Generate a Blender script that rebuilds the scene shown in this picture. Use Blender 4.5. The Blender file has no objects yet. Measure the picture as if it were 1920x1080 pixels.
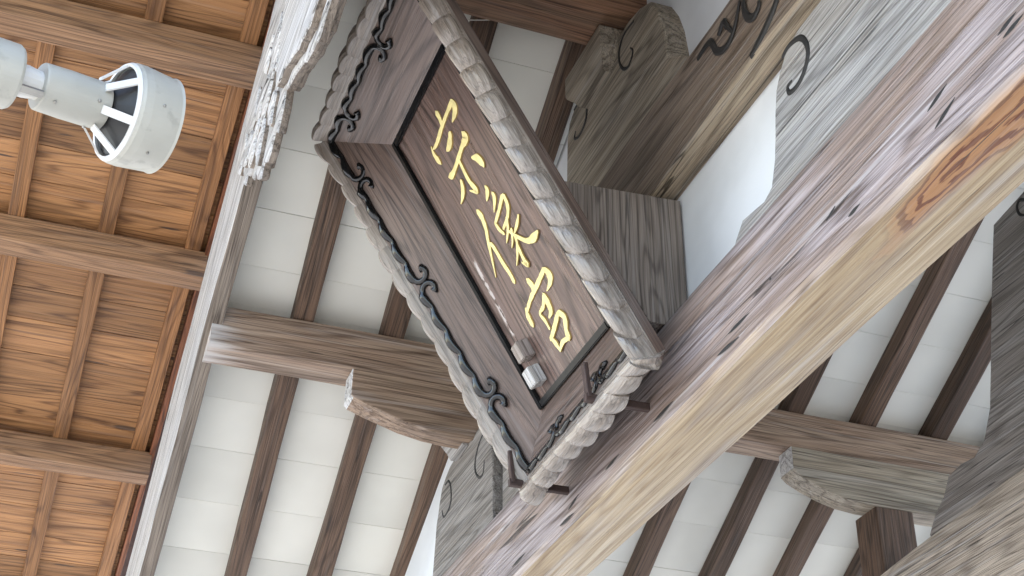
import bpy, bmesh, math, random
from mathutils import Vector, Matrix, noise

rad = math.radians
sc = bpy.context.scene
random.seed(7)

# ------------------------------------------------------------------ camera, sky, sun, exposure
cam = bpy.data.objects.new('camera', bpy.data.cameras.new('camera'))
sc.collection.objects.link(cam)
sc.camera = cam
cam.data.sensor_width = 36.0
cam.data.lens = 2801.0 / 1920.0 * 36.0
cam.data.clip_start = 0.05
cam.data.clip_end = 600
RIGHT = Vector((0.346, 0.938, 0.003)); DOWN = Vector((-0.501, 0.187, -0.845)); FWD = Vector((-0.793, 0.291, 0.535))
FWD.normalize(); RIGHT = (RIGHT - FWD * RIGHT.dot(FWD)).normalized(); UPV = RIGHT.cross(FWD)
cam.matrix_world = Matrix(((RIGHT.x, UPV.x, -FWD.x, 0), (RIGHT.y, UPV.y, -FWD.y, 0), (RIGHT.z, UPV.z, -FWD.z, 0), (0, 0, 0, 1)))

SUN_EL, SUN_AZ = 52.0, 205.0      # azimuth measured from +Y towards +X: behind and beside the camera, over the front canopy
world = bpy.data.worlds.new('World'); sc.world = world; world.use_nodes = True
wn = world.node_tree.nodes; bg = wn['Background']
sky = wn.new('ShaderNodeTexSky'); sky.sky_type = 'NISHITA'; sky.sun_disc = False
sky.sun_elevation = rad(SUN_EL); sky.sun_rotation = rad(SUN_AZ); sky.air_density = 1.0; sky.dust_density = 1.0
world.node_tree.links.new(sky.outputs[0], bg.inputs[0]); bg.inputs[1].default_value = 0.15
sun = bpy.data.objects.new('sun', bpy.data.lights.new('sun', 'SUN')); sc.collection.objects.link(sun)
sun.data.energy = 2.6; sun.data.angle = rad(0.5); sun.data.color = (1.0, 0.94, 0.85)
sd = Vector((math.sin(rad(SUN_AZ)) * math.cos(rad(SUN_EL)), math.cos(rad(SUN_AZ)) * math.cos(rad(SUN_EL)), math.sin(rad(SUN_EL))))
sun.rotation_euler = sd.to_track_quat('Z', 'Y').to_euler()
vs = sc.view_settings
vs.view_transform = 'Standard'; vs.look = 'None'; vs.gamma = 1.0; vs.use_curve_mapping = False
vs.exposure = 2.18
sc.cycles.use_denoising = True; sc.cycles.adaptive_threshold = .02; sc.cycles.denoising_prefilter = 'NONE'
sc.cycles.max_bounces = 7; sc.cycles.diffuse_bounces = 4

# ------------------------------------------------------------------ materials
def nodes_of(name):
    m = bpy.data.materials.new(name); m.use_nodes = True
    return m, m.node_tree, m.node_tree.nodes['Principled BSDF']

def mix(nt, fac, a, b, mode='MIX'):
    n = nt.nodes.new('ShaderNodeMix'); n.data_type = 'RGBA'; n.blend_type = mode
    for sock, v in ((n.inputs[0], fac), (n.inputs[6], a), (n.inputs[7], b)):
        if hasattr(v, 'is_output'): nt.links.new(v, sock)
        elif isinstance(v, (int, float)): sock.default_value = v
        else: sock.default_value = (*v, 1)
    return n.outputs[2]

def mth(nt, op, a, b=None, c=None, clamp=False):
    n = nt.nodes.new('ShaderNodeMath'); n.operation = op; n.use_clamp = clamp
    for i, v in enumerate((a, b, c)):
        if v is None: continue
        if hasattr(v, 'is_output'): nt.links.new(v, n.inputs[i])
        else: n.inputs[i].default_value = v
    return n.outputs[0]

def nz(nt, vec, scale3, detail=3, dist=0.0, rough=.5):
    mp = nt.nodes.new('ShaderNodeMapping'); mp.inputs['Scale'].default_value = scale3
    nt.links.new(vec, mp.inputs['Vector'])
    n = nt.nodes.new('ShaderNodeTexNoise'); n.inputs['Scale'].default_value = 1
    n.inputs['Detail'].default_value = detail; n.inputs['Distortion'].default_value = dist; n.inputs['Roughness'].default_value = rough
    nt.links.new(mp.outputs[0], n.inputs['Vector'])
    return n.outputs['Fac']

def ramp(nt, v, lo, hi, a=0.0, b=1.0):
    n = nt.nodes.new('ShaderNodeMapRange'); n.interpolation_type = 'SMOOTHSTEP'
    nt.links.new(v, n.inputs[0])
    for i, x in enumerate((lo, hi, a, b)): n.inputs[i + 1].default_value = x
    return n.outputs[0]

def objvec(nt, amount=1.0):
    tc = nt.nodes.new('ShaderNodeTexCoord'); oi = nt.nodes.new('ShaderNodeObjectInfo')
    cx = nt.nodes.new('ShaderNodeCombineXYZ')
    for i, k in enumerate((13.0, 7.0, 29.0)):
        nt.links.new(mth(nt, 'MULTIPLY', oi.outputs['Random'], k * amount), cx.inputs[i])
    va = nt.nodes.new('ShaderNodeVectorMath'); va.operation = 'ADD'
    nt.links.new(tc.outputs['Object'], va.inputs[0]); nt.links.new(cx.outputs[0], va.inputs[1])
    return va.outputs[0], oi.outputs['Random'], tc.outputs['Object']

def wood(name, c1, c2, c3, ring=26.0, ringmix=.5, fiber=.9, tone=.6, crack=.6, rough=.58, bump=.45, jit=.14,
         cscale=(.55, 62, 62), rscale=(.45, 5, 5), spots=0.0, hook=None, spec=.4, bleach=.35, stain=.45):
    m, nt, bs = nodes_of(name)
    v, rnd, raw = objvec(nt)
    fib = nz(nt, v, (4.0, 210, 210), 1, 0, .6)
    mid = nz(nt, v, (1.1, 48, 48), 3, 0, .62)
    big = nz(nt, v, (1.0, 9, 9), 3, .2, .6)
    n1 = mth(nt, 'ADD', nz(nt, v, rscale, 2, .35), mth(nt, 'ADD', mth(nt, 'MULTIPLY', fib, .006), mth(nt, 'MULTIPLY', mid, .014)))
    rings = mth(nt, 'POWER', mth(nt, 'MULTIPLY_ADD', mth(nt, 'SINE', mth(nt, 'MULTIPLY', n1, ring * 6.283)), .5, .5), 3.5)
    crk = ramp(nt, mth(nt, 'ABSOLUTE', mth(nt, 'SUBTRACT', nz(nt, v, (.32, cscale[1] * .42, cscale[1] * .42), 1), .5)), .0035, .0075, 1.0, 0.0)
    crk = mth(nt, 'MULTIPLY', crk, ramp(nt, big, .47, .53))
    lin = ramp(nt, mth(nt, 'ABSOLUTE', mth(nt, 'SUBTRACT', nz(nt, v, (.8, 70, 70), 2, .15), .5)), .010, .040, 1.0, 0.0)
    fl = mth(nt, 'MULTIPLY_ADD', ramp(nt, fib, .36, .66), .36, mth(nt, 'MULTIPLY', ramp(nt, mid, .36, .64), .64))
    f = mth(nt, 'ADD', mth(nt, 'MULTIPLY', rings, ringmix), mth(nt, 'MULTIPLY_ADD', fl, fiber * .62, mth(nt, 'MULTIPLY', lin, fiber * .5)), clamp=True)
    col = mix(nt, f, tuple(min(.85, x * 1.3) for x in c1), tuple(x * .68 for x in c2))
    col = mix(nt, mth(nt, 'MULTIPLY', ramp(nt, big, .42, .60), tone), col, mix(nt, mth(nt, 'MULTIPLY_ADD', lin, .45, mth(nt, 'MULTIPLY', fl, .7), clamp=True), tuple(x * 1.3 for x in c3), tuple(x * .55 for x in c3)))
    if spots:
        sp = ramp(nt, nz(nt, v, (3.6, 36, 36), 0), .775, .83)
        col = mix(nt, mth(nt, 'MULTIPLY', sp, spots), col, (.03, .025, .025))
    if bleach:
        g = sum(c1) / 3
        col = mix(nt, mth(nt, 'MULTIPLY', ramp(nt, mid, .54, .68), bleach), col, tuple(min(.8, (x * .5 + g * .5) * 1.7) for x in c1))
    if stain:
        col = mix(nt, mth(nt, 'MULTIPLY', ramp(nt, mth(nt, 'ADD', mth(nt, 'MULTIPLY', big, .65), mth(nt, 'MULTIPLY', mid, .35)), .36, .46, 1.0, 0.0), stain), col, tuple(x * .42 for x in c2))
    if hook: col = hook(nt, col, raw, rings, mth(nt, 'MULTIPLY_ADD', lin, .4, mth(nt, 'MULTIPLY', fl, .7)))
    col = mix(nt, mth(nt, 'MULTIPLY', crk, crack), col, tuple(x * .15 for x in c2))
    hs = nt.nodes.new('ShaderNodeHueSaturation'); nt.links.new(col, hs.inputs['Color'])
    nt.links.new(mth(nt, 'MULTIPLY_ADD', rnd, 2 * jit, 1 - jit), hs.inputs['Value'])
    nt.links.new(hs.outputs[0], bs.inputs['Base Color'])
    nt.links.new(ramp(nt, mid, .35, .65, rough - .12, rough + .14), bs.inputs['Roughness'])
    bs.inputs['Specular IOR Level'].default_value = spec
    h = mth(nt, 'SUBTRACT', mth(nt, 'ADD', fib, mth(nt, 'MULTIPLY', mid, .9)), mth(nt, 'MULTIPLY', crk, 1.2))
    bp = nt.nodes.new('ShaderNodeBump'); bp.inputs['Strength'].default_value = bump; bp.inputs['Distance'].default_value = .006
    nt.links.new(h, bp.inputs['Height']); nt.links.new(bp.outputs[0], bs.inputs['Normal'])
    return m

def plain(name, col, rough=.5, metal=0.0, var=.12, vscale=6, bump=0.0, spec=.5, dark=None):
    m, nt, bs = nodes_of(name)
    v, rnd, raw = objvec(nt)
    n = nz(nt, v, (vscale,) * 3, 3)
    c = mix(nt, ramp(nt, n, .35, .65), tuple(x * (1 - var) for x in col), tuple(min(1, x * (1 + var)) for x in col))
    hs = nt.nodes.new('ShaderNodeHueSaturation'); nt.links.new(c, hs.inputs['Color'])
    nt.links.new(mth(nt, 'MULTIPLY_ADD', rnd, .10, .95), hs.inputs['Value']); c = hs.outputs[0]
    if dark:
        c = mix(nt, ramp(nt, nz(nt, v, (vscale * 3,) * 3, 4), .58, .7), c, dark)
    nt.links.new(c, bs.inputs['Base Color'])
    bs.inputs['Roughness'].default_value = rough; bs.inputs['Metallic'].default_value = metal
    bs.inputs['Specular IOR Level'].default_value = spec
    if bump:
        bp = nt.nodes.new('ShaderNodeBump'); bp.inputs['Strength'].default_value = bump; bp.inputs['Distance'].default_value = .004
        nt.links.new(nz(nt, v, (vscale * 8,) * 3, 4), bp.inputs['Height']); nt.links.new(bp.outputs[0], bs.inputs['Normal'])
    return m

def main_beam_colours(nt, col, raw, rings, fib):
    # the underside is straw coloured, the front mauve grey; a red heartwood figure shows near one end
    sx = nt.nodes.new('ShaderNodeSeparateXYZ'); nt.links.new(raw, sx.inputs[0])
    tc = nt.nodes.new('ShaderNodeTexCoord'); sn = nt.nodes.new('ShaderNodeSeparateXYZ'); nt.links.new(tc.outputs['Normal'], sn.inputs[0])
    warp = nz(nt, raw, (2.2, 12, 12), 4)
    low = mth(nt, 'MULTIPLY', ramp(nt, mth(nt, 'ADD', sn.outputs[2], mth(nt, 'MULTIPLY_ADD', warp, .7, -.35)), -.80, -.45, 1.0, 0.0), ramp(nt, sx.outputs[2], -.13, -.10, 1.0, 0.0))
    straw = mix(nt, mth(nt, 'MULTIPLY_ADD', rings, .25, mth(nt, 'MULTIPLY', fib, .75), clamp=True), (.53, .41, .245), (.26, .17, .085))
    straw = mix(nt, ramp(nt, nz(nt, raw, (1.3, 16, 16), 4, .3), .45, .65, 0.0, .75), straw, mix(nt, fib, (.42, .36, .30), (.20, .15, .11)))
    col = mix(nt, mth(nt, 'MULTIPLY', low, .92), col, straw)
    ex = mth(nt, 'DIVIDE', mth(nt, 'SUBTRACT', sx.outputs[0], 2.0), .68)
    ez = mth(nt, 'DIVIDE', mth(nt, 'ADD', sx.outputs[1], .050), .064)
    d = mth(nt, 'ADD', mth(nt, 'MULTIPLY', ex, ex), mth(nt, 'MULTIPLY', ez, ez))
    d = mth(nt, 'ADD', d, mth(nt, 'MULTIPLY', warp, 2.6))
    band = mth(nt, 'MULTIPLY_ADD', mth(nt, 'SINE', mth(nt, 'ADD', mth(nt, 'MULTIPLY', d, 17.0), mth(nt, 'MULTIPLY', fib, 1.2))), .5, .5)
    red = mix(nt, mth(nt, 'MULTIPLY_ADD', ramp(nt, band, .52, .78), .8, mth(nt, 'MULTIPLY', fib, .2)), (.44, .225, .095), (.13, .034, .013))
    return mix(nt, mth(nt, 'MULTIPLY', ramp(nt, d, 1.6, 2.5, .95, 0.0), ramp(nt, sx.outputs[2], -.15, -.12, 1.0, 0.0)), col, red)

def panel_glare(nt, col, raw, rings, fib):
    # a streak of sky glare painted into the panel colour near its border
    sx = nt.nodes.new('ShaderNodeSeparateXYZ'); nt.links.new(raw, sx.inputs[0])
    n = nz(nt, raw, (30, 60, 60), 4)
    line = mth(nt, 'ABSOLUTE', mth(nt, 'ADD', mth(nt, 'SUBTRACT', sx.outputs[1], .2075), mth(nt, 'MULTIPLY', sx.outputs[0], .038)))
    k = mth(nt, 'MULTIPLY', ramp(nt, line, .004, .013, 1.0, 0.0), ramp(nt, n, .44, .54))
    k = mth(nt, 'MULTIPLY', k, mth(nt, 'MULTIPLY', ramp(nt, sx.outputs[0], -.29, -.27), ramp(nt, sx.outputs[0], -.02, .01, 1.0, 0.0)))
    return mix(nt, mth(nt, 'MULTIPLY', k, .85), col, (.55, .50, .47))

M = {}
M['main_beam'] = wood('mauve_beam_wood', (.36, .315, .315), (.16, .118, .105), (.225, .158, .115), tone=.65, ring=14, ringmix=.45, crack=.85, cscale=(.45, 40, 40), rough=.46, hook=main_beam_colours, jit=0.0, spec=.5, bleach=.5, stain=.3)
M['grey_wood'] = wood('weathered_grey_wood', (.37, .325, .255), (.165, .132, .095), (.26, .21, .15), ring=20, crack=.75, rough=.6)
M['dark_grey_wood'] = wood('stained_grey_wood', (.23, .185, .145), (.10, .072, .052), (.16, .117, .085), ring=20, crack=.8, rough=.55, bleach=.5)
M['pale_wood'] = wood('silver_grey_wood', (.36, .355, .345), (.20, .19, .18), (.29, .265, .235), ring=18, crack=.8, rough=.6, bump=.7, bleach=.6)
def bleached_end(nt, col, raw, rings, fib):
    sx = nt.nodes.new('ShaderNodeSeparateXYZ'); nt.links.new(raw, sx.inputs[0])
    k = mth(nt, 'ADD', sx.outputs[0], mth(nt, 'MULTIPLY', nz(nt, raw, (3, 60, 60), 3), -.35))
    return mix(nt, ramp(nt, k, -2.80, -2.62, .85, 0.0), col, (.56, .54, .52))
M['long_purlin'] = wood('weathered_purlin_wood', (.35, .26, .19), (.15, .092, .06), (.25, .162, .108), ring=16, crack=.6, bleach=.5, hook=bleached_end)
M['beige_wood'] = wood('beige_beam_wood', (.60, .53, .44), (.36, .30, .235), (.50, .425, .34), ring=14, crack=.7, rough=.6, bump=.7, bleach=.5)
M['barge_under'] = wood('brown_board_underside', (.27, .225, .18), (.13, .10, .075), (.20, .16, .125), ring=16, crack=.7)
M['worn_edge'] = wood('worn_straw_edge', (.34, .28, .20), (.17, .125, .08), (.27, .21, .145), ring=14, crack=.8, bump=.9)
M['purlin'] = wood('brown_purlin_wood', (.33, .24, .17), (.14, .086, .054), (.24, .155, .10), ring=16, crack=.6, bleach=.5)
M['rafter'] = wood('dark_rafter_wood', (.128, .080, .052), (.048, .028, .017), (.088, .052, .033), ring=14, crack=.7, bump=.6, jit=.28, spots=.6)
M['ridge'] = wood('reddish_ridge_wood', (.26, .14, .08), (.11, .052, .028), (.20, .125, .075), ring=18)
M['strut'] = wood('dark_strut_wood', (.13, .08, .052), (.06, .036, .022), (.09, .055, .036))
M['barge'] = wood('bleached_board_wood', (.68, .67, .65), (.38, .365, .345), (.55, .53, .49), ring=16, crack=.9, cscale=(.7, 40, 40), rough=.68, bump=1.0, tone=.5, bleach=.7, stain=.5)
M['cedar_board'] = wood('cedar_board_wood', (.35, .180, .074), (.165, .072, .028), (.28, .137, .056), ring=13, ringmix=.65, crack=.4, rough=.55, jit=.30, rscale=(.55, 6, 6), fiber=.45, bleach=.2, stain=.4, spots=.8)
M['cedar_rafter'] = wood('cedar_rafter_wood', (.31, .15, .058), (.18, .078, .028), (.25, .12, .046), ring=20, crack=.35, bleach=.15, jit=.2)
M['cedar_beam'] = wood('cedar_beam_wood', (.30, .172, .088), (.150, .076, .036), (.225, .122, .060), ring=18, crack=.6, spots=.6, bleach=.15)
M['fascia'] = wood('red_brown_fascia_wood', (.24, .085, .034), (.11, .036, .014), (.15, .056, .025))
M['plaque'] = wood('plaque_wood', (.148, .106, .087), (.064, .044, .035), (.105, .074, .059), ring=20, ringmix=.6, crack=.3, rough=.38, bump=.18, jit=.05, spec=.5, fiber=.55, bleach=.5, stain=.3)
M['panel'] = wood('plaque_panel_wood', (.150, .100, .082), (.060, .038, .030), (.10, .066, .053), ring=22, ringmix=.65, crack=.2, rough=.36, bump=.15, jit=.0, spec=.5, fiber=.55, bleach=.2, stain=.25, hook=panel_glare)
M['rim'] = wood('carved_rim_wood', (.29, .255, .22), (.14, .112, .088), (.21, .168, .13), ring=12, ringmix=.3, crack=.3, rough=.30, bump=.25, jit=.05, spec=.8, fiber=.7, bleach=.5)
M['cool_grey_wood'] = wood('cool_grey_wood', (.265, .25, .23), (.115, .10, .088), (.18, .16, .14), ring=16, crack=.8, bleach=.5)
M['box'] = wood('backing_box_wood', (.215, .185, .16), (.105, .085, .072), (.16, .13, .107), ring=26, crack=.6)
M['lacquer'] = plain('black_lacquer', (.006, .0065, .007), .30, var=.3, spec=.22)
M['scroll'] = plain('glossy_black_scroll', (.006, .0065, .007), .16, var=.3, spec=.6)
M['groove'] = plain('dark_carved_groove', (.018, .017, .016), .6)
M['gold'] = plain('gold_leaf_paint', (.80, .69, .30), .48, metal=.05, var=.10, vscale=40, bump=.15)
M['gold_edge'] = plain('gold_edge_paint', (.36, .24, .07), .5, var=.1)
M['iron'] = plain('rusty_iron', (.075, .050, .043), .65, metal=.3, vscale=30, bump=.4)
M['plaster'] = plain('white_plaster', (.70, .72, .73), .9, var=.06, vscale=3, bump=.2, spec=.1)
M['ceiling'] = plain('white_painted_board', (.78, .77, .695), .7, var=.06, vscale=1.7, bump=.15, spec=.25)
M['roofing'] = plain('brown_roofing', (.13, .09, .08), .9, vscale=20, bump=.5)
M['gravel'] = plain('pale_gravel', (.40, .385, .36), .95, var=.25, vscale=9, bump=.6)
M['lamp'] = plain('grey_painted_steel', (.42, .415, .365), .40, var=.05, vscale=9, dark=(.37, .365, .32))
M['lamp_white'] = plain('white_painted_steel', (.68, .67, .63), .45, var=.05)
M['lamp_dark'] = plain('dark_lamp_inside', (.03, .03, .03), .5)
M['steel'] = plain('dull_steel', (.35, .34, .31), .4, metal=.8)
M['wire'] = plain('pale_wire', (.75, .72, .66), .6)
M['peg'] = wood('peg_wood', (.34, .30, .275), (.20, .16, .14), (.27, .23, .195), crack=.2, rough=.35)

# ------------------------------------------------------------------ building helpers
WM = {}
def put(o, name, parent, Mw):
    sc.collection.objects.link(o)
    WM[o.name] = Mw.copy()
    if parent is None: o.matrix_world = Mw
    else:
        o.parent = parent
        o.matrix_local = WM[parent.name].inverted() @ Mw
    return o

def thing(name, label, cat, loc, group=None):
    o = bpy.data.objects.new(name, None); o.empty_display_size = .1
    put(o, name, None, Matrix.Translation(loc))
    o['label'] = label; o['category'] = cat
    if group: o['group'] = group
    return o

def tag(o, label=None, cat=None, group=None, kind=None):
    for k, v in (('label', label), ('category', cat), ('group', group), ('kind', kind)):
        if v: o[k] = v
    return o

def from_bm(name, bm, mat, parent=None, Mw=Matrix.Identity(4), smooth=False):
    bmesh.ops.recalc_face_normals(bm, faces=bm.faces)
    me = bpy.data.meshes.new(name); bm.to_mesh(me); bm.free()
    for m in (mat if isinstance(mat, (list, tuple)) else [mat]): me.materials.append(m)
    if smooth:
        for p in me.polygons: p.use_smooth = True
    return put(bpy.data.objects.new(name, me), name, parent, Mw)

def split(o, test):
    for p in o.data.polygons:
        if test(p.normal): p.material_index = 1
    return o

def frame(o, ex, ey, ez):
    o, ex, ey, ez = map(Vector, (o, ex, ey, ez))
    return Matrix(((ex.x, ey.x, ez.x, o.x), (ex.y, ey.y, ez.y, o.y), (ex.z, ey.z, ez.z, o.z), (0, 0, 0, 1)))

def round_rect(w, h, r, k=2):
    pts = []
    for cx, cy, a0 in ((w / 2 - r, h / 2 - r, 0), (-w / 2 + r, h / 2 - r, 90), (-w / 2 + r, -h / 2 + r, 180), (w / 2 - r, -h / 2 + r, 270)):
        for i in range(k + 1):
            a = rad(a0 + 90 * i / k)
            pts.append((cx + r * math.cos(a), cy + r * math.sin(a)))
    return pts

def sweep_bm(prof, L, seg=8, wob=.003, seed=0.0, bend=None, scale=None):
    bm = bmesh.new(); rings = []
    for i in range(seg + 1):
        x = -L / 2 + L * i / seg
        dz = bend(x) if bend else 0.0
        k = scale(x) if scale else 1.0
        ring = []
        for (y, z) in prof:
            d = noise.noise_vector(Vector((x * 1.7 + seed * 5.1, y * 9 + seed, z * 9 - seed))) * wob
            ring.append(bm.verts.new((x, y * k + d.y, z * k + dz + d.z)))
        rings.append(ring)
    n = len(prof)
    for a, b in zip(rings, rings[1:]):
        for j in range(n):
            bm.faces.new((a[j], a[(j + 1) % n], b[(j + 1) % n], b[j]))
    bm.faces.new(rings[0]); bm.faces.new(rings[-1])
    return bm

def beam(name, p0, p1, up, w, h, mat, parent=None, r=.008, seg=8, wob=.003, seed=None, bend=None, scale=None, prof=None):
    """a hewn timber from p0 to p1 (centre line); w across, h along 'up'; the grain is local x"""
    p0, p1 = Vector(p0), Vector(p1)
    ex = (p1 - p0).normalized(); ez = Vector(up); ez = (ez - ex * ez.dot(ex)).normalized(); ey = ez.cross(ex)
    bm = sweep_bm(prof or round_rect(w, h, r), (p1 - p0).length, seg, wob, random.random() * 50 if seed is None else seed, bend, scale)
    return from_bm(name, bm, mat, parent, frame((p0 + p1) / 2, ex, ey, ez))

def plate(name, pts, t, Mw, mat, parent=None, bev=.006, smooth=False, jag=0.0):
    """an outline in local x,y given depth t along local -z, with worn edges"""
    bm = bmesh.new()
    if jag:
        q = []
        for i, p in enumerate(pts):
            a, b = Vector(p), Vector(pts[(i + 1) % len(pts)])
            k = max(1, int((b - a).length / .03))
            for j in range(k):
                c = a.lerp(b, j / k); d = noise.noise_vector(Vector((c.x * 17, c.y * 17, 3.3))) * jag
                q.append((c.x + d.x, c.y + d.y))
        pts = q
    vs_ = [bm.verts.new((x, y, 0)) for x, y in pts]
    f = bm.faces.new(vs_)
    if f.calc_area() and f.normal.z < 0: f.normal_flip()
    ex = bmesh.ops.extrude_face_region(bm, geom=[f])
    bmesh.ops.translate(bm, verts=[v for v in ex['geom'] if isinstance(v, bmesh.types.BMVert)], vec=(0, 0, -t))
    if bev:
        bm.normal_update()
        es = [e for e in bm.edges if abs(e.verts[0].co.z - e.verts[1].co.z) < 1e-6]
        bmesh.ops.bevel(bm, geom=es, offset=bev, segments=2, affect='EDGES', profile=.6)
    return from_bm(name, bm, mat, parent, Mw, smooth)

def tube_bm(pts, rads, n=8, bm=None, flat=1.0, nrm=None):
    bm = bm or bmesh.new(); pts = [Vector(p) for p in pts]; rings = []
    up = Vector(nrm) if nrm is not None else None
    for i, p in enumerate(pts):
        t = (pts[min(i + 1, len(pts) - 1)] - pts[max(i - 1, 0)]).normalized()
        u = up if up is not None else (Vector((0, 0, 1)) if abs(t.z) < .9 else Vector((1, 0, 0)))
        s = t.cross(u).normalized(); u2 = s.cross(t)
        r = rads[i] if isinstance(rads, (list, tuple)) else rads
        rings.append([bm.verts.new(p + s * r * math.cos(a) + u2 * r * flat * math.sin(a)) for a in [2 * math.pi * k / n for k in range(n)]])
    for a, b in zip(rings, rings[1:]):
        for j in range(n): bm.faces.new((a[j], a[(j + 1) % n], b[(j + 1) % n], b[j]))
    bm.faces.new(rings[0]); bm.faces.new(rings[-1])
    return bm

def smoothline(pts, k=5):
    out = []; P = [Vector(p) for p in pts]
    for i in range(len(P) - 1):
        p0, p1, p2, p3 = P[max(i - 1, 0)], P[i], P[i + 1], P[min(i + 2, len(P) - 1)]
        for j in range(k):
            t = j / k
            out.append(.5 * ((2 * p1) + (p2 - p0) * t + (2 * p0 - 5 * p1 + 4 * p2 - p3) * t * t + (3 * p1 - p0 - 3 * p2 + p3) * t ** 3))
    out.append(P[-1])
    return out

def groove(pts_xz, y, parent, width=.012, name='spiral_groove', taper=True):
    """a carved line, dark with ink, in a board face at depth y"""
    L = smoothline([(x, y, z) for x, z in pts_xz], 5); n = len(L)
    rs = [width * (.35 + .65 * math.sin(math.pi * min(1, .12 + .88 * i / (n - 1))) ** .6 if taper else 1.0) for i in range(n)]
    rs = [max(.003, r) * .5 for r in rs]
    return from_bm(name, tube_bm(L, rs, 6, flat=.35, nrm=(0, -1, 0)), M['groove'], parent)

def lathe_bm(prof, n=48, bm=None):
    """profile of (t along local x, radius)"""
    bm = bm or bmesh.new(); rings = []
    for t, r in prof:
        rings.append([bm.verts.new((t, r * math.cos(2 * math.pi * k / n), r * math.sin(2 * math.pi * k / n))) for k in range(n)])
    for a, b in zip(rings, rings[1:]):
        for j in range(n): bm.faces.new((a[j], a[(j + 1) % n], b[(j + 1) % n], b[j]))
    return bm

# ------------------------------------------------------------------ ground
bm = bmesh.new()
g = [bm.verts.new(p) for p in ((-150, -150, -1.6), (150, -150, -1.6), (150, 150, -1.6), (-150, 150, -1.6))]
bm.faces.new(g)
ground = from_bm('ground', bm, M['gravel']); ground['kind'] = 'structure'

# ------------------------------------------------------------------ the old gate: roof, gable frame, inner frame
TH = rad(25.5)
SV = Vector((math.cos(TH), 0, math.sin(TH))); NV = Vector((-math.sin(TH), 0, math.cos(TH)))
RX = -3.55                                            # ridge line
P0 = Vector((-5.1, 0, 3.10))
S_RIDGE = (RX - P0.x) / math.cos(TH); S_EAVE = -2.25
def roofpt(s, y, n, side=-1):
    p = P0 + SV * s + NV * n; p.y = y
    if side > 0: p.x = 2 * RX - p.x
    return p

gate = thing('shrine_gate', 'old weathered timber shrine gate with white boarded roof underside and dark rafters', 'gate', (-3.6, 2.4, -1.6))

zr0 = roofpt(S_RIDGE, 0, 0).z
# rafters and ceiling boards
RY = [.985 + .373 * k for k in range(13)]
for side in (-1, 1):
    ends = []
    proto = None
    for y in RY:
        a, b = roofpt(S_EAVE, y + .035 * 2.25, .045, side), roofpt(S_RIDGE - .04, y - .035 * S_RIDGE, .045, side)
        n = NV if side < 0 else Vector((-NV.x, 0, NV.z))
        w = .088 + random.uniform(-.004, .006)
        beam('rafter', a, b, n, w, .09, M['rafter'], gate, r=.007, seg=18, wob=.008)
JO = [-2.25, -1.95, -1.67, -1.385, -1.096, -.80, -.53, -.29, -.05, .14, .405, .68, .955, 1.235, 1.51, S_RIDGE]
for side in (-1, 1):
    n = NV if side < 0 else Vector((-NV.x, 0, NV.z))
    for s0, s1 in zip(JO, JO[1:]):
        dn = random.uniform(0, .002)
        a, b = roofpt((s0 + s1) / 2, .66, .1015 + dn, side), roofpt((s0 + s1) / 2, 5.9, .1015 + dn, side)
        beam('ceiling_board', a, b, n, s1 - s0 - .0012, .02, M['ceiling'], gate, r=.001, seg=16, wob=.0012)
for side in (-1, 1):
    n = NV if side < 0 else Vector((-NV.x, 0, NV.z))
    a, b = roofpt(S_EAVE - .1, 3.3, .24, side), roofpt(S_RIDGE + .03, 3.3, .24, side)
    beam('roof_covering', a, b, n, 5.1, .22, M['roofing'], gate, r=.02, seg=6, wob=0)

beam('added_ridge_cap', (RX, .72, zr0 + .30), (RX, 5.85, zr0 + .30), (0, 0, 1), .50, .24, M['roofing'], gate, r=.05, seg=6, wob=.004)  # added out of view to keep sun from leaking through the ridge slit

# purlins along the roof
beam('purlin', (-5.18, .625, 3.0), (-5.18, 5.8, 3.0), (0, 0, 1), .16, .18, M['long_purlin'], gate, r=.010, seg=30, wob=.005)
beam('purlin', (-1.92, .625, 3.0), (-1.92, 5.8, 3.0), (0, 0, 1), .16, .18, M['purlin'], gate, r=.010, seg=30, wob=.005)
tag(beam('ridge_purlin', (-3.58, .64, 3.675), (-3.58, 5.8, 3.645), (0, 0, 1), .245, .22, M['ridge'], gate, r=.03, seg=30, wob=.010), 'reddish brown ridge purlin')

# gable plaster wall between main beam and roof
zr = lambda x: 3.10 + (min(x, 2 * RX - x) + 5.1) * math.tan(TH) + .075
pw = [(-6.9, 2.17), (-.2, 2.17), (RX, zr(RX))]
plate('plaster_wall', pw, .03, frame((0, 1.765, 0), (1, 0, 0), (0, 0, 1), (0, -1, 0)), M['plaster'], gate, bev=0)

# main beam (rounded, with a rolled upper edge and a cut line below it)
bp = [(-.105, -.168), (-.118, -.150), (-.121, -.05), (-.120, .040), (-.112, .058), (-.104, .062), (-.112, .068), (-.118, .085), (-.117, .120), (-.106, .155), (-.085, .172),
      (.09, .172), (.115, .15), (.12, .05), (.12, -.12), (.112, -.155), (.10, -.168), (.03, -.176), (-.05, -.176)]
main_beam = tag(beam('main_beam', (-6.35, 1.77, 2.03), (-.95, 1.77, 2.03), (0, 0, 1), 1, 1, M['main_beam'], gate, seg=60, wob=.006, prof=bp, seed=3.0),
    'long rounded beam, mauve front with straw coloured underside and a red figure')

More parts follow.
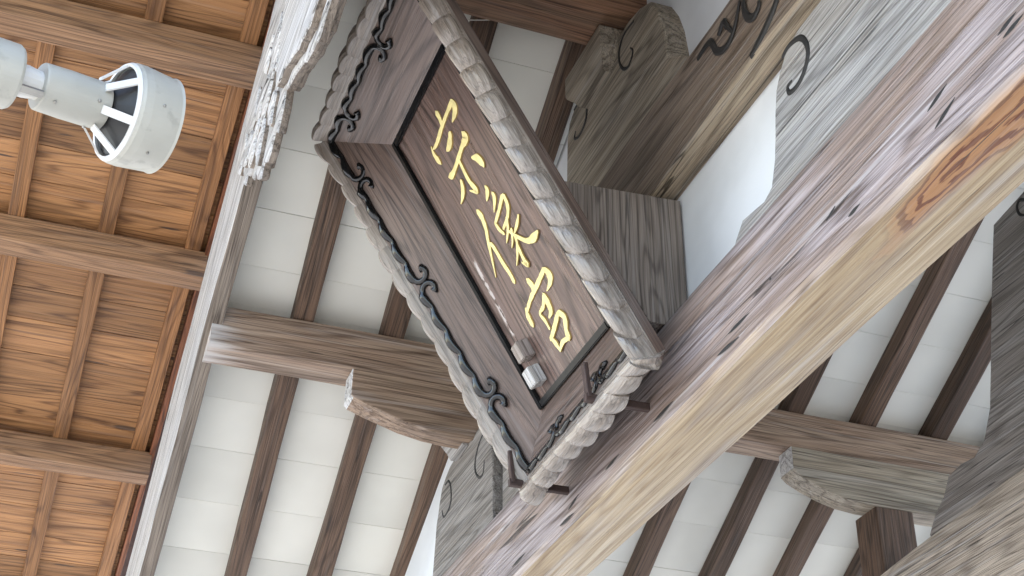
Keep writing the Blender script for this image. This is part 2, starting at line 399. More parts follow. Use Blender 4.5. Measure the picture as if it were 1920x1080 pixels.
GOUGES = [(-1.986, 1.979, -1.911, 1.996), (-1.973, 1.924, -1.895, 1.948), (-2.408, 1.967, -2.34, 1.989), (-1.742, 1.984, -1.68, 1.993), (-1.73, 1.967, -1.664, 1.973), (-2.892, 1.943, -2.777, 1.941), (-2.957, 1.914, -2.84, 1.906), (-3.349, 1.911, -3.221, 1.914), (-3.981, 1.908, -3.893, 1.925), (-4.049, 1.882, -3.939, 1.881), (-2.676, 1.969, -2.642, 1.974), (-2.312, 1.926, -2.262, 1.929), (-3.686, 1.914, -3.588, 1.921), (-4.486, 1.908, -4.358, 1.911)]
for x0, z0, x1, z1 in GOUGES:
    L_ = [Vector((x0, 1.6495, z0)).lerp(Vector((x1, 1.6495, z1)), i / 8) for i in range(9)]
    from_bm('gouge', tube_bm(L_, [max(.0008, .0060 * math.sin(math.pi * (.04 + .92 * i / 8)) * (1.2 - .5 * i / 8)) for i in range(9)], 6, flat=.25, nrm=(0, -1, 0)), M['groove'], main_beam)

XZ = lambda y: frame((0, y, 0), (1, 0, 0), (0, 0, 1), (0, -1, 0))      # board faces towards -Y; local x,y = world x,z

# carved board under the purlin, left on the beam
LB = [(-5.585, 2.205), (-5.565, 2.33), (-5.541, 2.491), (-5.523, 2.531), (-5.509, 2.576), (-5.478, 2.636), (-5.431, 2.666), (-5.377, 2.69), (-5.29, 2.70), (-5.12, 2.70), (-5.09, 2.675),
      (-5.055, 2.69), (-5.008, 2.70), (-4.953, 2.672), (-4.876, 2.605), (-4.844, 2.487), (-4.831, 2.205)]
lb = plate('carved_board', LB, .12, XZ(1.70), M['cool_grey_wood'], gate, bev=.008)
groove([(-4.952, 2.641), (-5.008, 2.614), (-5.044, 2.561), (-5.035, 2.511), (-4.989, 2.47), (-4.946, 2.471), (-4.935, 2.519)], 1.699, lb, .013)
groove([(-5.427, 2.629), (-5.385, 2.627), (-5.353, 2.587), (-5.342, 2.527), (-5.374, 2.494), (-5.437, 2.489), (-5.462, 2.53)], 1.699, lb, .013)
plate('carved_board', [(-4.826, 2.205), (-4.83, 2.60), (-4.72, 2.66), (-4.56, 2.64), (-4.50, 2.50), (-4.50, 2.205)], .09, XZ(1.735), M['cool_grey_wood'], gate, bev=.006)

# carved board right on the beam
RB = [(-2.931, 2.205), (-2.90, 2.248), (-2.855, 2.285), (-2.80, 2.278), (-2.738, 2.268), (-2.696, 2.284), (-2.667, 2.35), (-2.653, 2.409), (-2.640, 2.48), (-2.622, 2.546), (-2.597, 2.585),
      (-2.563, 2.620), (-2.523, 2.640), (-2.482, 2.648), (-1.55, 2.648), (-1.45, 2.60), (-1.40, 2.45), (-1.37, 2.30), (-1.25, 2.27), (-1.18, 2.205)]
rb = plate('carved_board', RB, .11, XZ(1.70), M['pale_wood'], gate, bev=.008)
tag(rb, 'silver grey carved board')
groove([(-2.569, 2.620), (-2.533, 2.630), (-2.481, 2.614), (-2.456, 2.578), (-2.453, 2.537), (-2.476, 2.502), (-2.515, 2.484), (-2.556, 2.49), (-2.562, 2.514), (-2.539, 2.517)], 1.699, rb, .020)

# upper beam with inked curls, and the wing shaped bracket on it that carries the ridge
ub = [(-.045, -.160), (-.058, -.150), (-.06, 0), (-.058, .145), (-.045, .155), (.05, .155), (.06, .14), (.06, -.13), (.045, -.16), (.0, -.168)]
ubm = beam('upper_beam', (-4.75, 1.74, 2.855), (-2.40, 1.74, 2.855), (0, 0, 1), 1, 1, [M['dark_grey_wood'], M['worn_edge']], gate, seg=40, wob=.010, prof=ub, seed=9.0)
split(ubm, lambda v: v.z < -.55)
for c, w in (([(-2.982, 2.944), (-2.928, 2.951), (-2.895, 2.938), (-2.869, 2.883), (-2.824, 2.855), (-2.783, 2.861), (-2.753, 2.886), (-2.717, 2.945)], .026),
             ([(-2.698, 2.928), (-2.698, 2.888), (-2.68, 2.849), (-2.652, 2.829), (-2.623, 2.839), (-2.619, 2.859)], .028),
             ([(-2.689, 2.715), (-2.657, 2.722), (-2.618, 2.735), (-2.575, 2.755), (-2.538, 2.778), (-2.529, 2.798)], .034),
             ([(-2.850, 2.925), (-2.837, 2.937), (-2.815, 2.949), (-2.797, 2.917), (-2.774, 2.877)], .024)):
    groove(c, 1.678, ubm, w, 'inked_curl')
HB = [(-4.035, 3.014), (-4.027, 3.203), (-4.012, 3.396), (-3.99, 3.455), (-3.94, 3.49), (-3.86, 3.50), (-3.45, 3.50), (-3.36, 3.48), (-3.28, 3.44), (-3.235, 3.36), (-3.205, 3.27), (-3.182, 3.12),
      (-3.10, 3.06), (-3.045, 3.014)]
hb = plate('ridge_bracket', HB, .10, XZ(1.685), M['grey_wood'], gate, bev=.010)
groove([(-3.405, 3.461), (-3.479, 3.47), (-3.527, 3.437), (-3.532, 3.381), (-3.501, 3.326), (-3.459, 3.31), (-3.425, 3.341), (-3.444, 3.373)], 1.684, hb, .014)
groove([(-3.936, 3.48), (-3.885, 3.478), (-3.832, 3.444), (-3.82, 3.391), (-3.842, 3.347), (-3.893, 3.332), (-3.938, 3.35), (-3.926, 3.376)], 1.684, hb, .016)

# bearing blocks
def bearing_block(c, w, h, mat, d=None):
    d = d or w
    bm = bmesh.new(); rings = []
    for z, k in ((h * .5, 1), (h * .5 - .006, 1.02), (-h * .02, 1.02), (-h * .12, .98), (-h * .32, .80), (-h * .5, .68)):
        rings.append([bm.verts.new((sx * w / 2 * k, sy * d / 2 * k, z)) for sx, sy in ((-1, -1), (1, -1), (1, 1), (-1, 1))])
    for a, b in zip(rings, rings[1:]):
        for j in range(4): bm.faces.new((a[j], a[(j + 1) % 4], b[(j + 1) % 4], b[j]))
    bm.faces.new(rings[0]); bm.faces.new(rings[-1])
    return from_bm('bearing_block', bm, mat, gate, Matrix.Translation(c))
bearing_block((-5.215, 1.755, 2.775), .23, .20, M['pale_wood'])
bearing_block((-3.70, 1.71, 3.465), .31, .16, M['grey_wood'], .18)

# bracket arms under the purlin, curved below
YZ = lambda x: frame((x, 0, 0), (0, 1, 0), (0, 0, 1), (1, 0, 0))       # face towards +X; local x,y = world y,z
def arm(pts, mat, x=-5.085, t=.115):
    return split(plate('bracket_arm', pts, t, YZ(x), [mat, M['barge']], gate, bev=.006), lambda v: v.x < -.75)
arm([(1.195, 2.905), (1.193, 2.79), (1.205, 2.776), (1.26, 2.757), (1.33, 2.735), (1.42, 2.708), (1.52, 2.690), (1.62, 2.683), (1.765, 2.683), (1.765, 2.905)], M['purlin'])
arm([(3.165, 2.905), (3.163, 2.80), (3.19, 2.775), (3.25, 2.745), (3.33, 2.715), (3.42, 2.692), (3.52, 2.682), (3.95, 2.682), (4.10, 2.70), (4.2, 2.76), (4.22, 2.905)], M['grey_wood'])
beam('strut', (-5.17, 3.65, 2.30), (-5.17, 3.65, 2.68), (0, 1, 0), .17, .19, M['strut'], gate, r=.006, seg=4)

# inner frame: arched beam with its carved pillar board
arch = lambda x: .06 - .028 * (x + .02) ** 2
ab = [(-.12, -.20), (-.135, -.15), (-.135, .10), (-.12, .175), (-.09, .20), (.09, .20), (.12, .17), (.13, -.17), (.11, -.20)]
tag(beam('inner_beam', (-6.3, 3.63, 2.165), (-.95, 3.63, 2.165), (0, 0, 1), 1, 1, M['beige_wood'], gate, seg=50, wob=.010, prof=ab, bend=arch, seed=21.0), 'inner beam at the lower right, grey beige')
hp = [(-.14, 3.47), (-.373, 3.44), (-.42, 3.30), (-.497, 3.054), (-.55, 2.88), (-.60, 2.72), (-.665, 2.615), (-.74, 2.575), (-.83, 2.585), (-.918, 2.57), (-.97, 2.50), (-1.041, 2.455), (-1.10, 2.385)]
CB = [(-3.6 + a, b) for a, b in hp] + [(-3.6 - a, b) for a, b in reversed(hp)]
cb = plate('carved_board', CB, .16, XZ(3.52), M['cool_grey_wood'], gate, bev=.010)
groove([(-3.759, 3.417), (-3.796, 3.442), (-3.819, 3.424), (-3.813, 3.386), (-3.785, 3.363)], 3.519, cb, .016)
# posts that carry the frames, below the picture
for y in (1.77, 3.63):
    for x in (-6.0, -1.25):
        beam('post', (x, y, -1.6), (x, y, 1.87 if y < 2 else 2.0), (0, 1, 0), .26, .26, M['grey_wood'], gate, r=.02, seg=8)

# bargeboards with the carved pendant at the gable top
for side in (-1, 1):
    n = NV if side < 0 else Vector((-NV.x, 0, NV.z))
    a, b = roofpt(S_EAVE - .15, .635, .155, side), roofpt(S_RIDGE + .06, .635, .155, side)
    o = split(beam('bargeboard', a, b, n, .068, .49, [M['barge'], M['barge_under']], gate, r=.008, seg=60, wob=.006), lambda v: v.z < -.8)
    if side < 0: tag(o, 'bleached bargeboard with worn grain')
    a, b = roofpt(S_EAVE - .2, .665, .43, side), roofpt(S_RIDGE + .06, .665, .43, side)
    beam('roof_edge', a, b, n, .10, .05, M['roofing'], gate, r=.012, seg=60, wob=.012)
GX = -3.12
gl = [(-4.40, 3.42), (-4.31, 3.17), (-4.24, 3.06), (-4.20, 3.09), (-4.17, 3.05), (-4.10, 3.01), (-4.04, 2.95), (-4.00, 2.97), (-3.96, 2.89), (-3.90, 2.85), (-3.86, 2.89), (-3.80, 2.85), (-3.75, 2.86), (-3.70, 2.90),
      (-3.65, 2.86), (-3.60, 2.92), (-3.585, 2.975), (-3.50, 2.945), (-3.40, 2.905), (-3.34, 2.874), (-3.25, 2.83), (-3.154, 2.80), (GX, 2.79)]
gr = [(2 * GX - x, z) for x, z in reversed(gl[:-1])]
GP = gl + gr + [(2 * GX + 4.3, 3.52), (-3.2, 3.98), (-3.55, 3.98), (-4.38, 3.52)]
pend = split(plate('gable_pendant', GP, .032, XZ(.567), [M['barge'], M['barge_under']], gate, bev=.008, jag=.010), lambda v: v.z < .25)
tag(pend, 'bleached carved pendant board with fins at the gable top')
core = split(plate('pendant_boss', [(-3.60, 3.00), (-3.48, 2.965), (-3.34, 2.90), (-3.2, 2.85), (GX, 2.83), (-3.04, 2.85), (-2.9, 2.90), (-2.76, 2.965), (-2.64, 3.0), (-2.70, 3.55), (-3.1, 3.7), (-3.5, 3.55), (-3.62, 3.3)], .080, XZ(.540), [M['barge'], M['barge_under']], pend, bev=.006, jag=.020), lambda v: v.z < .25)
for (cx, cz, ln, wd, an, t) in ((-4.27, 3.22, .11, .05, 50, .020), (-4.15, 3.14, .12, .055, 20, .026), (-4.12, 3.30, .13, .05, 60, .018), (-4.00, 3.06, .12, .06, 35, .030), (-3.97, 3.24, .14, .06, 15, .022),
                                (-3.86, 2.97, .11, .055, 60, .030), (-3.84, 3.14, .13, .07, 40, .026), (-3.80, 3.34, .15, .06, 70, .020), (-3.72, 3.00, .10, .06, 85, .024), (-3.70, 3.22, .12, .06, 95, .030), (-3.96, 3.42, .12, .05, 30, .016)):
    q = []
    for i in range(14):
        a = 2 * math.pi * i / 14
        r = 1 + .22 * math.sin(3 * a + cx * 9) + .12 * math.sin(5 * a + cz * 7)
        x_, z_ = ln * .62 * r * math.cos(a), wd * .8 * r * math.sin(a)
        ca, sa = math.cos(rad(an)), math.sin(rad(an))
        q.append((cx + x_ * ca - z_ * sa, cz + x_ * sa + z_ * ca))
    split(plate('carved_leaf', q, t + .035, XZ(.566 - t * .7), [M['barge'], M['barge_under']], pend, bev=.009, jag=.006), lambda v: v.z < .25)

# ------------------------------------------------------------------ the new cedar canopy in front
CT = rad(18.0)
CS = Vector((math.cos(CT), 0, math.sin(CT))); CN = Vector((-math.sin(CT), 0, math.cos(CT))); CP = Vector((-3.6, 0, 4.38))
def cpt(s, y, n): p = CP + CS * s + CN * n; p.y = y; return p
canopy = thing('cedar_canopy', 'new orange cedar canopy roof with boards, rafters and thick purlins beside the old gate', 'canopy', (-4.5, -1.2, -1.6))
for x in (-8.25, -6.95, -5.69, -4.64, -3.40, -2.1):
    zt = CP.z + (x - CP.x) * math.tan(CT)
    o = beam('canopy_purlin', (x - .065, -3.2, zt - .062), (x - .065, .64, zt - .062), (0, 0, 1), .135, .125, M['cedar_beam'], canopy, r=.004, seg=10, wob=.002)
ky = .57
while ky > -3.2:
    beam('canopy_rafter', cpt(-5.6, ky, .030), cpt(2.2, ky, .030), CN, .070, .055, M['cedar_rafter'], canopy, r=.003, seg=6, wob=.0015)
    ky -= .38
beam('fascia_board', cpt(-5.6, .640, .035), cpt(2.2, .640, .035), CN, .026, .10, M['fascia'], canopy, r=.002, seg=6, wob=0)
s = -5.6
while s < 2.1:
    w = random.choice((.19, .21, .23))
    beam('canopy_board', cpt(s + w / 2, -3.2, .066 + random.uniform(0, .002)), cpt(s + w / 2, .66, .066), CN, w - .003, .014, M['cedar_board'], canopy, r=.0015, seg=3, wob=.0006)
    s += w
beam('roof_covering', cpt(-5.7, -1.25, .16), cpt(2.3, -1.25, .16), CN, 4.0, .12, M['roofing'], canopy, r=.01, seg=2, wob=0)
for x, y in ((-8.0, -2.9), (-2.3, -2.9)):
    zt = CP.z + (x - CP.x) * math.tan(CT)
    beam('canopy_post', (x, y, -1.6), (x, y, zt - .1), (0, 1, 0), .15, .15, M['cedar_beam'], canopy, seg=4)
beam('short_brace', (-3.98, .32, 4.10), (-3.72, .62, 4.22), (0, 0, 1), .10, .10, M['cedar_beam'], canopy, seg=3)

# ------------------------------------------------------------------ name plaque
TP = rad(30.2)
PN = Vector((0, -math.cos(TP), -math.sin(TP))); PU = Vector((0, -math.sin(TP), math.cos(TP))); PO = Vector((-3.598, .996, 3.08))
def PW(x, u, off=0.0): return PO + Vector((x, 0, 0)) + PU * u + PN * off
PM = frame(PO, (1, 0, 0), PU, PN)                      # plaque space: x, up, out
plq = thing('name_plaque', 'dark brown framed wooden plaque with gold characters, tilted forward above the beam', 'plaque', PW(0, -1.2, 0))
GRN = frame(PO, PU, Vector((-1, 0, 0)), PN)            # the same space turned so that the grain runs up the board

def boxin(name, x0, x1, u0, u1, o0, o1, mat, parent, bev=.003, grain='u'):
    c = PW((x0 + x1) / 2, (u0 + u1) / 2, (o0 + o1) / 2)
    if grain == 'u': Mw = frame(c, PU, Vector((-1, 0, 0)), PN); d = (u1 - u0, x1 - x0, o1 - o0)
    else: Mw = frame(c, (1, 0, 0), PU, PN); d = (x1 - x0, u1 - u0, o1 - o0)
    bm = bmesh.new(); bmesh.ops.create_cube(bm, size=1)
    bmesh.ops.scale(bm, verts=bm.verts, vec=d)
    if bev: bmesh.ops.bevel(bm, geom=list(bm.edges), offset=bev, segments=2, affect='EDGES')
    return from_bm(name, bm, mat, parent, Mw)

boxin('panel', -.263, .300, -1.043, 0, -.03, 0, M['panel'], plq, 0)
boxin('back_rail', -.24, .275, -1.0, -.05, -.10, -.0305, M['rafter'], plq, 0)
# black lacquered strips around the panel
boxin('border_strip', -.263, -.240, -1.043, 0, .0005, .014, M['lacquer'], plq, .003)
boxin('border_strip', .277, .300, -1.043, 0, .0005, .014, M['lacquer'], plq, .003)
boxin('border_strip', -.240, .277, -.023, 0, .0005, .014, M['lacquer'], plq, .003, 'x')
boxin('border_strip', -.240, .277, -1.043, -1.020, .0005, .014, M['lacquer'], plq, .003, 'x')

IN = {'TL': (-.263, 0), 'TR': (.300, 0), 'BR': (.300, -1.043), 'BL': (-.263, -1.043)}
OUT = {'TL': (-.465, .19), 'TR': (.440, .19), 'BR': (.444, -1.185), 'BL': (-.357, -1.20)}
DEP = .11
RIM = {'TL': (-.518, .243), 'TR': (.488, .243), 'BR': (.492, -1.238), 'BL': (-.412, -1.255)}
def flange(a, b, curls, lobes, wid=1.0, cut=.30, bulge=.013):
    """one splayed frame board from panel edge to front rim, its carved rim and its lacquer scroll line"""
    ia, ib, oa, ob = (Vector((*IN[a], .001)), Vector((*IN[b], .001)), Vector((*OUT[a], DEP)), Vector((*OUT[b], DEP)))
    def P(t, v): return oa.lerp(ob, t).lerp(ia.lerp(ib, t), v)
    along = (ob - oa).normalized(); inward = ((ia + ib) / 2 - (oa + ob) / 2)
    inward = (inward - along * inward.dot(along)).normalized()
    nf = along.cross(inward).normalized()
    if nf.z < 0: nf = -nf
    out2 = Vector((-inward.x, -inward.y, 0)).normalized()
    # frame board, grain along its length
    O = P(.5, .5); ex = along; ez = nf; ey = ez.cross(ex)
    Ml = Matrix(((ex.x, ey.x, ez.x, O.x), (ex.y, ey.y, ez.y, O.y), (ex.z, ey.z, ez.z, O.z), (0, 0, 0, 1)))
    inv = Ml.inverted(); bm = bmesh.new(); top = []; bot = []
    N1, N2 = 24, 6
    for i in range(N1 + 1):
        r1 = []; r2 = []
        for j in range(N2 + 1):
            p = P(i / N1, j / N2)
            r1.append(bm.verts.new(inv @ p)); r2.append(bm.verts.new(inv @ (p - nf * .032)))
        top.append(r1); bot.append(r2)
    for i in range(N1):
        for j in range(N2):
            bm.faces.new((top[i][j], top[i + 1][j], top[i + 1][j + 1], top[i][j + 1]))
            bm.faces.new((bot[i][j], bot[i][j + 1], bot[i + 1][j + 1], bot[i + 1][j]))
        bm.faces.new((top[i][0], bot[i][0], bot[i + 1][0], top[i + 1][0]))
        bm.faces.new((top[i][N2], top[i + 1][N2], bot[i + 1][N2], bot[i][N2]))
    for i in (0, N1):
        for j in range(N2): bm.faces.new((top[i][j], top[i][j + 1], bot[i][j + 1], bot[i][j]))
    fb = from_bm('frame_board', bm, M['plaque'], plq, PM @ Ml)
    # carved rim: lobes rolling outward from the front edge
    L = (ob - oa).length; bm = bmesh.new(); rings = []; K = 10
    n = lobes * K
    ea, eb = (Vector((*RIM[a], DEP)), Vector((*RIM[b], DEP)))
    for i in range(n + 1):
        t = i / n; ph = min((i % K) / (K - 1), 1.0)
        tt = min(1.0, (i // K + ph) / lobes) if i < n else 1.0
        lob = max(0.0, math.sin(math.pi * (.06 + .88 * ph))) ** .6
        c = oa.lerp(ob, tt); c2 = ea.lerp(eb, tt)
        mm = (1 - cut + cut * lob) * wid * (1 + .12 * math.sin(7.3 * (i // K) + lobes)); bul = bulge * (1 - .85 * ph)
        o1 = (c2 - c)
        ring = [c + Vector((0, 0, -.012))]
        for q, h in ((.0, .002), (.20, .013), (.40, .026), (.58, .034), (.82, .034), (1.08, .027), (1.32, .014), (1.48, -.004)):
            ring.append(c + o1 * (q * mm) + Vector((0, 0, h * mm + bul * math.sin(math.pi * min(1, q / 1.48)))) + along * .016 * q)
        ring += [c + o1 * 1.12 + Vector((0, 0, -.035)) + along * .012, c + o1 * .70 + Vector((0, 0, -.080)), c + Vector((0, 0, -.080))]
        rings.append([bm.verts.new(inv @ p) for p in ring])
    m = len(rings[0])
    for r1, r2 in zip(rings, rings[1:]):
        for j in range(m):
            f_ = bm.faces.new((r1[j], r1[(j + 1) % m], r2[(j + 1) % m], r2[j]))
            f_.material_index = 1 if j >= 9 else 0
    bm.faces.new(rings[0]); bm.faces.new(rings[-1])
    from_bm('carved_rim', bm, [M['rim'], M['plaque']], fb, PM @ Ml)
    # lacquer line: scalloped, broken by pairs of curls
    def F(t, v): return P(t, v) + nf * .003
    stops = [0.0] + curls + [1.0]; bm = bmesh.new()
    vd = inward; 
    for q in range(len(stops) - 1):
        t0, t1 = stops[q] + (.034 / L if q else .004), stops[q + 1] - (.034 / L if q < len(stops) - 2 else .004)
        pts = []; rs = []
        kk = max(10, int((t1 - t0) * L / .010))
        for i in range(kk + 1):
            t = t0 + (t1 - t0) * i / kk
            s_ = abs(math.sin(math.pi * t * lobes)) 
            pts.append(F(t, 0) + vd * (.022 - .011 * s_)); rs.append(.0165 * (.55 + .45 * s_))
        def curl(tc, sgn):
            base = F(tc, 0) + vd * .016; out = []
            R0 = .029
            cx = base + vd * R0
            for i in range(1, 15):
                a = i / 14 * 4.1; r = R0 * (1 - .42 * (i / 14) ** 1.5)
                out.append(cx + (-vd * math.cos(a) + along * sgn * math.sin(a)) * r)
            return out
        if q:
            c = curl(t0, -1); pts = list(reversed(c)) + pts; rs = [.0150 if i < 2 else .0115 for i in range(len(c))] + rs
        if q < len(stops) - 2:
            c = curl(t1, 1); pts = pts + c; rs = rs + [.0150 if i > len(c) - 3 else .0115 for i in range(len(c))]
        tube_bm([inv @ p for p in pts], rs, 6, bm, flat=.7, nrm=inv.to_3x3() @ nf)
    from_bm('scroll_line', bm, M['scroll'], fb, PM @ Ml, smooth=True)
flange('TL', 'BL', [.150, .470, .800], 15, .80, .48)
flange('TL', 'TR', [.20, .62], 10, 1.0, .40)
flange('TR', 'BR', [.2, .5, .8], 16, .95, .25, .010)
flange('BL', 'BR', [.30, .72], 9, 1.08, .22, .007)

# backing box on the beam behind the plaque
bx = plate('backing_box', [(2.639, -1.368), (2.662, -1.756), (2.207, -1.756), (2.207, -1.632)], .55,
           frame((-3.30, 0, 0), (0, 0, 1), (0, -1, 0), (1, 0, 0)), M['box'], plq, bev=.003)
tag(bx, 'plain grey box behind the plaque')

# gold characters
CHARS = [[[(.0531, -.1037, .0199), (.0523, -.1257, .0219), (.0421, -.1468, .0119)], [(.1592, -.1374, .0179), (.1551, -.1575, .0298), (.1377, -.1695, .0238), (.1043, -.1768, .006)], [(.1592, -.1374, .0179), (.1012, -.142, .0149), (.0371, -.1502, .0159), (-.0295, -.1629, .0159), (-.0661, -.1621, .006)], [(-.0691, -.1496, .005), (-.0769, -.173, .0149), (-.0738, -.1999, .0219), (-.0685, -.2181, .0079)], [(.0644, -.1918, .0159), (.0424, -.2051, .0238), (.0194, -.2137, .0219), (-.0016, -.2138, .0079)], [(.1252, -.2405, .0258), (.1236, -.2554, .0298), (.0828, -.2596, .0179), (.0334, -.2694, .0179), (-.0179, -.2783, .0159), (-.0481, -.2795, .0238), (-.0654, -.2735, .0079)], [(.0334, -.2694, .0099), (.0272, -.3052, .0159), (.0235, -.3496, .0179), (.0309, -.3825, .0219), (.0294, -.3974, .0139), (.0013, -.3721, .005)], [(.1019, -.3153, .0099), (.1246, -.3335, .0258), (.1337, -.3577, .0258), (.1335, -.3714, .0079)], [(-.0141, -.3234, .0139), (-.0268, -.3427, .0199), (-.0487, -.3579, .0159), (-.0798, -.3689, .004)]], [[(-.0225, -.4375, .0179), (-.0189, -.4627, .0238), (-.0311, -.499, .0179), (-.0534, -.5288, .0159), (-.0779, -.5671, .0139), (-.1176, -.6284, .003)], [(-.0476, -.5453, .0139), (-.0432, -.5696, .0179), (-.0428, -.6204, .0179), (-.0384, -.6647, .0179), (-.0405, -.6932, .0179)], [(.0841, -.4134, .0099), (.0812, -.429, .0219), (.0522, -.4464, .006)], [(.0998, -.4496, .0119), (.0955, -.4661, .0179), (.0566, -.4925, .004)], [(.1368, -.4865, .0159), (.0918, -.5024, .0129), (.0318, -.5188, .0129)], [(.1452, -.4903, .0179), (.1389, -.5198, .0179), (.1093, -.5431, .0129), (.0568, -.5547, .0119)], [(.0318, -.5188, .0109), (.0346, -.5439, .0129), (.0453, -.5665, .0119)], [(.1023, -.5432, .0109), (.0772, -.5699, .0129), (.0335, -.5935, .004)], [(.0939, -.5809, .0109), (.0711, -.6044, .0099), (.0451, -.6202, .003)], [(.1632, -.5743, .0079), (.1337, -.5879, .0139), (.0979, -.5979, .006)], [(.0737, -.5725, .0099), (.1019, -.6147, .0129), (.1357, -.6518, .0169), (.1715, -.6637, .0278), (.2071, -.6626, .0099)], [(.0913, -.606, .0089), (.0774, -.6428, .0129), (.071, -.6805, .0159), (.0739, -.7012, .0159), (.0545, -.6796, .006)], [(.0973, -.6099, .007), (.0686, -.641, .0119), (.0219, -.6706, .003)]], [[(.0287, -.7318, .0219), (.0341, -.754, .0238), (.0223, -.7695, .0099)], [(.1359, -.7549, .0159), (.142, -.7791, .0318), (.1265, -.7973, .0199), (.0895, -.8063, .004)], [(.1322, -.7545, .0179), (.066, -.7659, .0179), (-.0042, -.7762, .0159), (-.062, -.7929, .0139)], [(-.0571, -.7826, .0079), (-.0673, -.8069, .0199), (-.0701, -.8356, .0199)], [(.0665, -.8045, .0139), (.0637, -.8308, .0258), (.0553, -.8582, .0199), (.031, -.8671, .0079)], [(.063, -.8071, .0119), (.033, -.8283, .0159), (-.0021, -.8338, .0099), (.0027, -.8628, .0139), (.0023, -.8923, .0079)], [(.0889, -.8835, .0199), (.1017, -.9085, .0219), (.0784, -.9361, .0199), (.0665, -.9612, .0219)], [(.0815, -.8829, .0159), (.0332, -.9009, .0179), (-.0182, -.9177, .0159)], [(-.0147, -.915, .0139), (-.0064, -.941, .0179), (-.0052, -.9675, .0079)], [(.0695, -.962, .0139), (.0303, -.9544, .0159), (-.0051, -.9657, .0079)]]]
def brush(bm, pts, z0):
    """one brush stroke: a raised, bevelled ribbon of changing width; plaque space x, up, out"""
    P = smoothline([Vector((x, y, w)) for x, y, w in pts], 6)
    n = len(P); L = []; R = []; l2 = []; r2 = []
    d0 = (P[1] - P[0]).to_2d().normalized(); d1 = (P[-1] - P[-2]).to_2d().normalized()
    ends = [P[0] - Vector((d0.x, d0.y, 0)) * P[0].z * .45] + P + [P[-1] + Vector((d1.x, d1.y, 0)) * P[-1].z * .45]
    for i, p in enumerate(ends):
        a, b = ends[max(i - 1, 0)], ends[min(i + 1, len(ends) - 1)]
        t = (b - a).to_2d()
        if t.length < 1e-6: t = Vector((1, 0))
        t.normalize(); nrm = Vector((-t.y, t.x))
        w = max(.003, p.z) * .56 * (.10 if i in (0, len(ends) - 1) else 1.0)
        jx = 1 + .22 * noise.noise(Vector((p.x * 70, p.y * 70, z0 * 900)))
        for lst, k, z in ((L, 1.0 * jx, z0 - .005), (R, -1.0 * jx, z0 - .005), (l2, .88 * jx, z0), (r2, -.88 * jx, z0)):
            lst.append(bm.verts.new((p.x + nrm.x * w * k, p.y + nrm.y * w * k, z)))
    for i in range(len(ends) - 1):
        for a, b, mi in ((l2, r2, 0), (L, l2, 1), (r2, R, 1)):
            f = bm.faces.new((a[i], b[i], b[i + 1], a[i + 1])); f.material_index = mi
    for i in (0, -1):
        f = bm.faces.new((L[i], l2[i], r2[i], R[i])); f.material_index = 1
for ch in CHARS:
    bm = bmesh.new()
    for k, st in enumerate(ch): brush(bm, st, .0036 + .0003 * k)
    from_bm('gold_character', bm, [M['gold'], M['gold_edge']], plq, PM)

# two small wooden pegs on the panel
boxin('peg', -.185, -.135, -.905, -.845, .0005, .045, M['peg'], plq, .003)
tag(boxin('peg', -.200, -.150, -.990, -.930, .0005, .045, M['barge'], plq, .003), 'peg nearest the bottom corner, sky glint painted pale')  # pale material stands in for sky light on this peg

# ------------------------------------------------------------------ iron hooks that hold the plaque to the beam
def hook(x, z, y0, label):
    t = thing('iron_hook', label, 'hook', (x, 1.66, z), 'iron hooks under the plaque')
    bm = bmesh.new()
    a = Vector((x, y0, z)); top = a + Vector((0, -.012, .105))
    o = beam('hook_arm', (x, y0 - .012, z), (x, 1.67, z + .004), (0, 0, 1), .020, .024, M['iron'], t, r=.003, seg=6, wob=.002)
    beam('hook_tip', a, top, (0, -1, 0), .024, .014, M['iron'], t, r=.003, seg=5, wob=.002)
    bm.free()
hook(-3.378, 1.9675, 1.469, 'rusty iron hook under the right part of the plaque, near the corner peg')
hook(-3.975, 1.9665, 1.463, 'rusty iron hook under the lower left corner of the plaque')

# ------------------------------------------------------------------ floodlight under the canopy
AX = Vector((-.327, .936, .128)).normalized()
LO = Vector((-2.672, -.102, 2.075))                    # centre of the housing's rear cap
EZ = (Vector((0, 0, 1)) - AX * AX.z).normalized(); EY = EZ.cross(AX)
LM = frame(LO, AX, EY, EZ)
lamp = thing('floodlight', 'grey steel floodlight with slotted flared shade hanging under the cedar canopy', 'floodlight', LO + AX * -.3)
from_bm('housing', lathe_bm([(0, .0005), (0, .050), (.003, .0525), (.008, .053), (.060, .0545), (.148, .0535), (.150, .050), (.150, .001)]), M['lamp'], lamp, LM, smooth=False)
sh = from_bm('shade', lathe_bm([(.196, .104), (.190, .108), (.188, .113), (.196, .1165), (.215, .117), (.285, .110), (.291, .112), (.293, .107), (.286, .103), (.215, .109), (.200, .108), (.196, .104)], 64), M['lamp'], lamp, LM)
from_bm('shade_lip', lathe_bm([(.180, .1035), (.179, .110), (.186, .1142), (.189, .1130), (.187, .104), (.180, .1035)], 64), M['lamp_white'], sh, LM)
from_bm('reflector', lathe_bm([(.196, .082), (.215, .090), (.262, .102), (.260, .105), (.212, .094), (.193, .085), (.196, .082)], 48), M['lamp_white'], lamp, LM)
from_bm('lamp_core', lathe_bm([(.151, .044), (.155, .050), (.188, .100), (.200, .101), (.201, .001)], 32), M['lamp_dark'], lamp, LM)
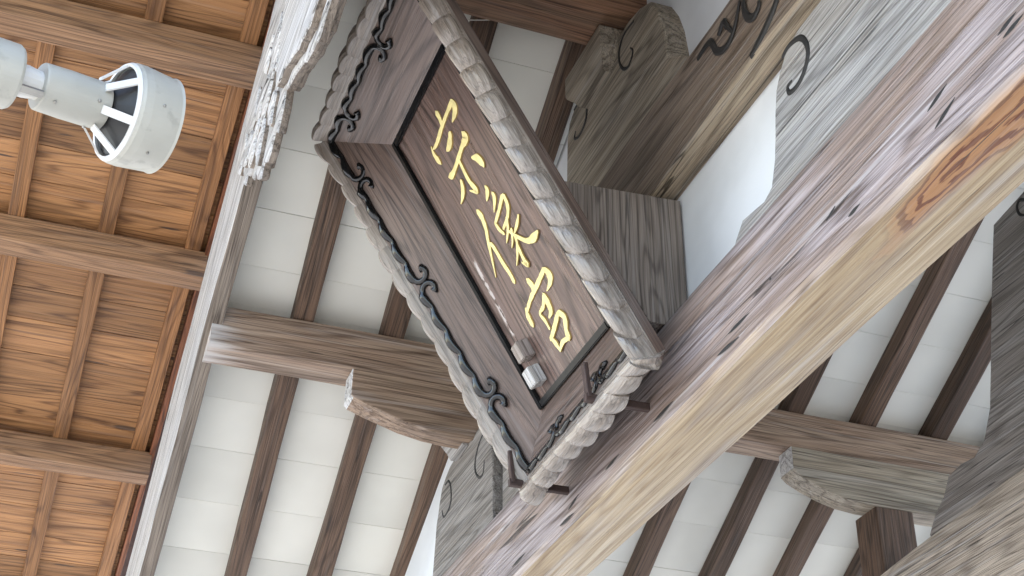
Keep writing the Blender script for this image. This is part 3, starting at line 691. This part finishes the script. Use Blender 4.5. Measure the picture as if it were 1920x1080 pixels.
for k in range(7):
    a = 2 * math.pi * (k + .32) / 7
    c, s_ = math.cos(a), math.sin(a)
    d = Vector((0, c, s_)); tn = Vector((0, -s_, c))
    bm = bmesh.new(); vv = []
    for t, r in ((.128, .0545), (.184, .106)):
        for w, hgt in ((-.0095, 0), (.0095, 0), (.0095, .006), (-.0095, .006)):
            vv.append(bm.verts.new(Vector((t, 0, 0)) + d * (r + hgt) + tn * w))
    for q in ((0, 1, 2, 3), (7, 6, 5, 4), (0, 4, 5, 1), (1, 5, 6, 2), (2, 6, 7, 3), (3, 7, 4, 0)): bm.faces.new([vv[i] for i in q])
    from_bm('spoke', bm, M['lamp_white'], lamp, LM)
from_bm('stem', lathe_bm([(-.056, .001), (-.056, .034), (-.030, .036), (-.006, .032), (0, .032)], 20), M['lamp_white'], lamp, LM)
for dy, dz in ((.050, .024), (-.036, -.046)):
    from_bm('bolt', lathe_bm([(-.058, .001), (-.058, .009), (-.004, .009), (-.004, .001)], 6), M['steel'], lamp, LM @ Matrix.Translation((0, dy, dz)))
for t_, a_ in ((.118, 3.6), (.118, 5.2), (.028, 4.2), (.24, 4.4), (.24, 3.4)):
    r_ = .0545 if t_ < .2 else .114
    from_bm('rivet', lathe_bm([(-.003, .0005), (-.002, .0045), (.003, .0035), (.0042, .0005)], 10), M['steel'], lamp,
            LM @ Matrix.Translation((t_, r_ * math.cos(a_), r_ * math.sin(a_))) @ Matrix.Rotation(a_, 4, 'X') @ Matrix.Rotation(rad(90), 4, 'Z'))
from_bm('mount', lathe_bm([(-.30, .001), (-.30, .068), (-.295, .072), (-.062, .072), (-.055, .068), (-.055, .001)], 48), M['lamp'], lamp, LM)
pp = LM @ Vector((-.22, 0, 0))
from_bm('hanger_pole', tube_bm([(pp.x, pp.y, pp.z + .06), (pp.x, pp.y, CP.z + (pp.x - CP.x) * math.tan(CT) + .02)], .022, 16), M['lamp'], lamp)

# ------------------------------------------------------------------ wire near the ridge
w = from_bm('wire', tube_bm([(-3.95, 1.0, 3.72), (-3.80, 1.28, 3.675), (-3.60, 1.585, 3.615)], .0022, 6), M['wire'])
tag(w, 'thin pale wire stretched below the reddish ridge purlin', 'wire')
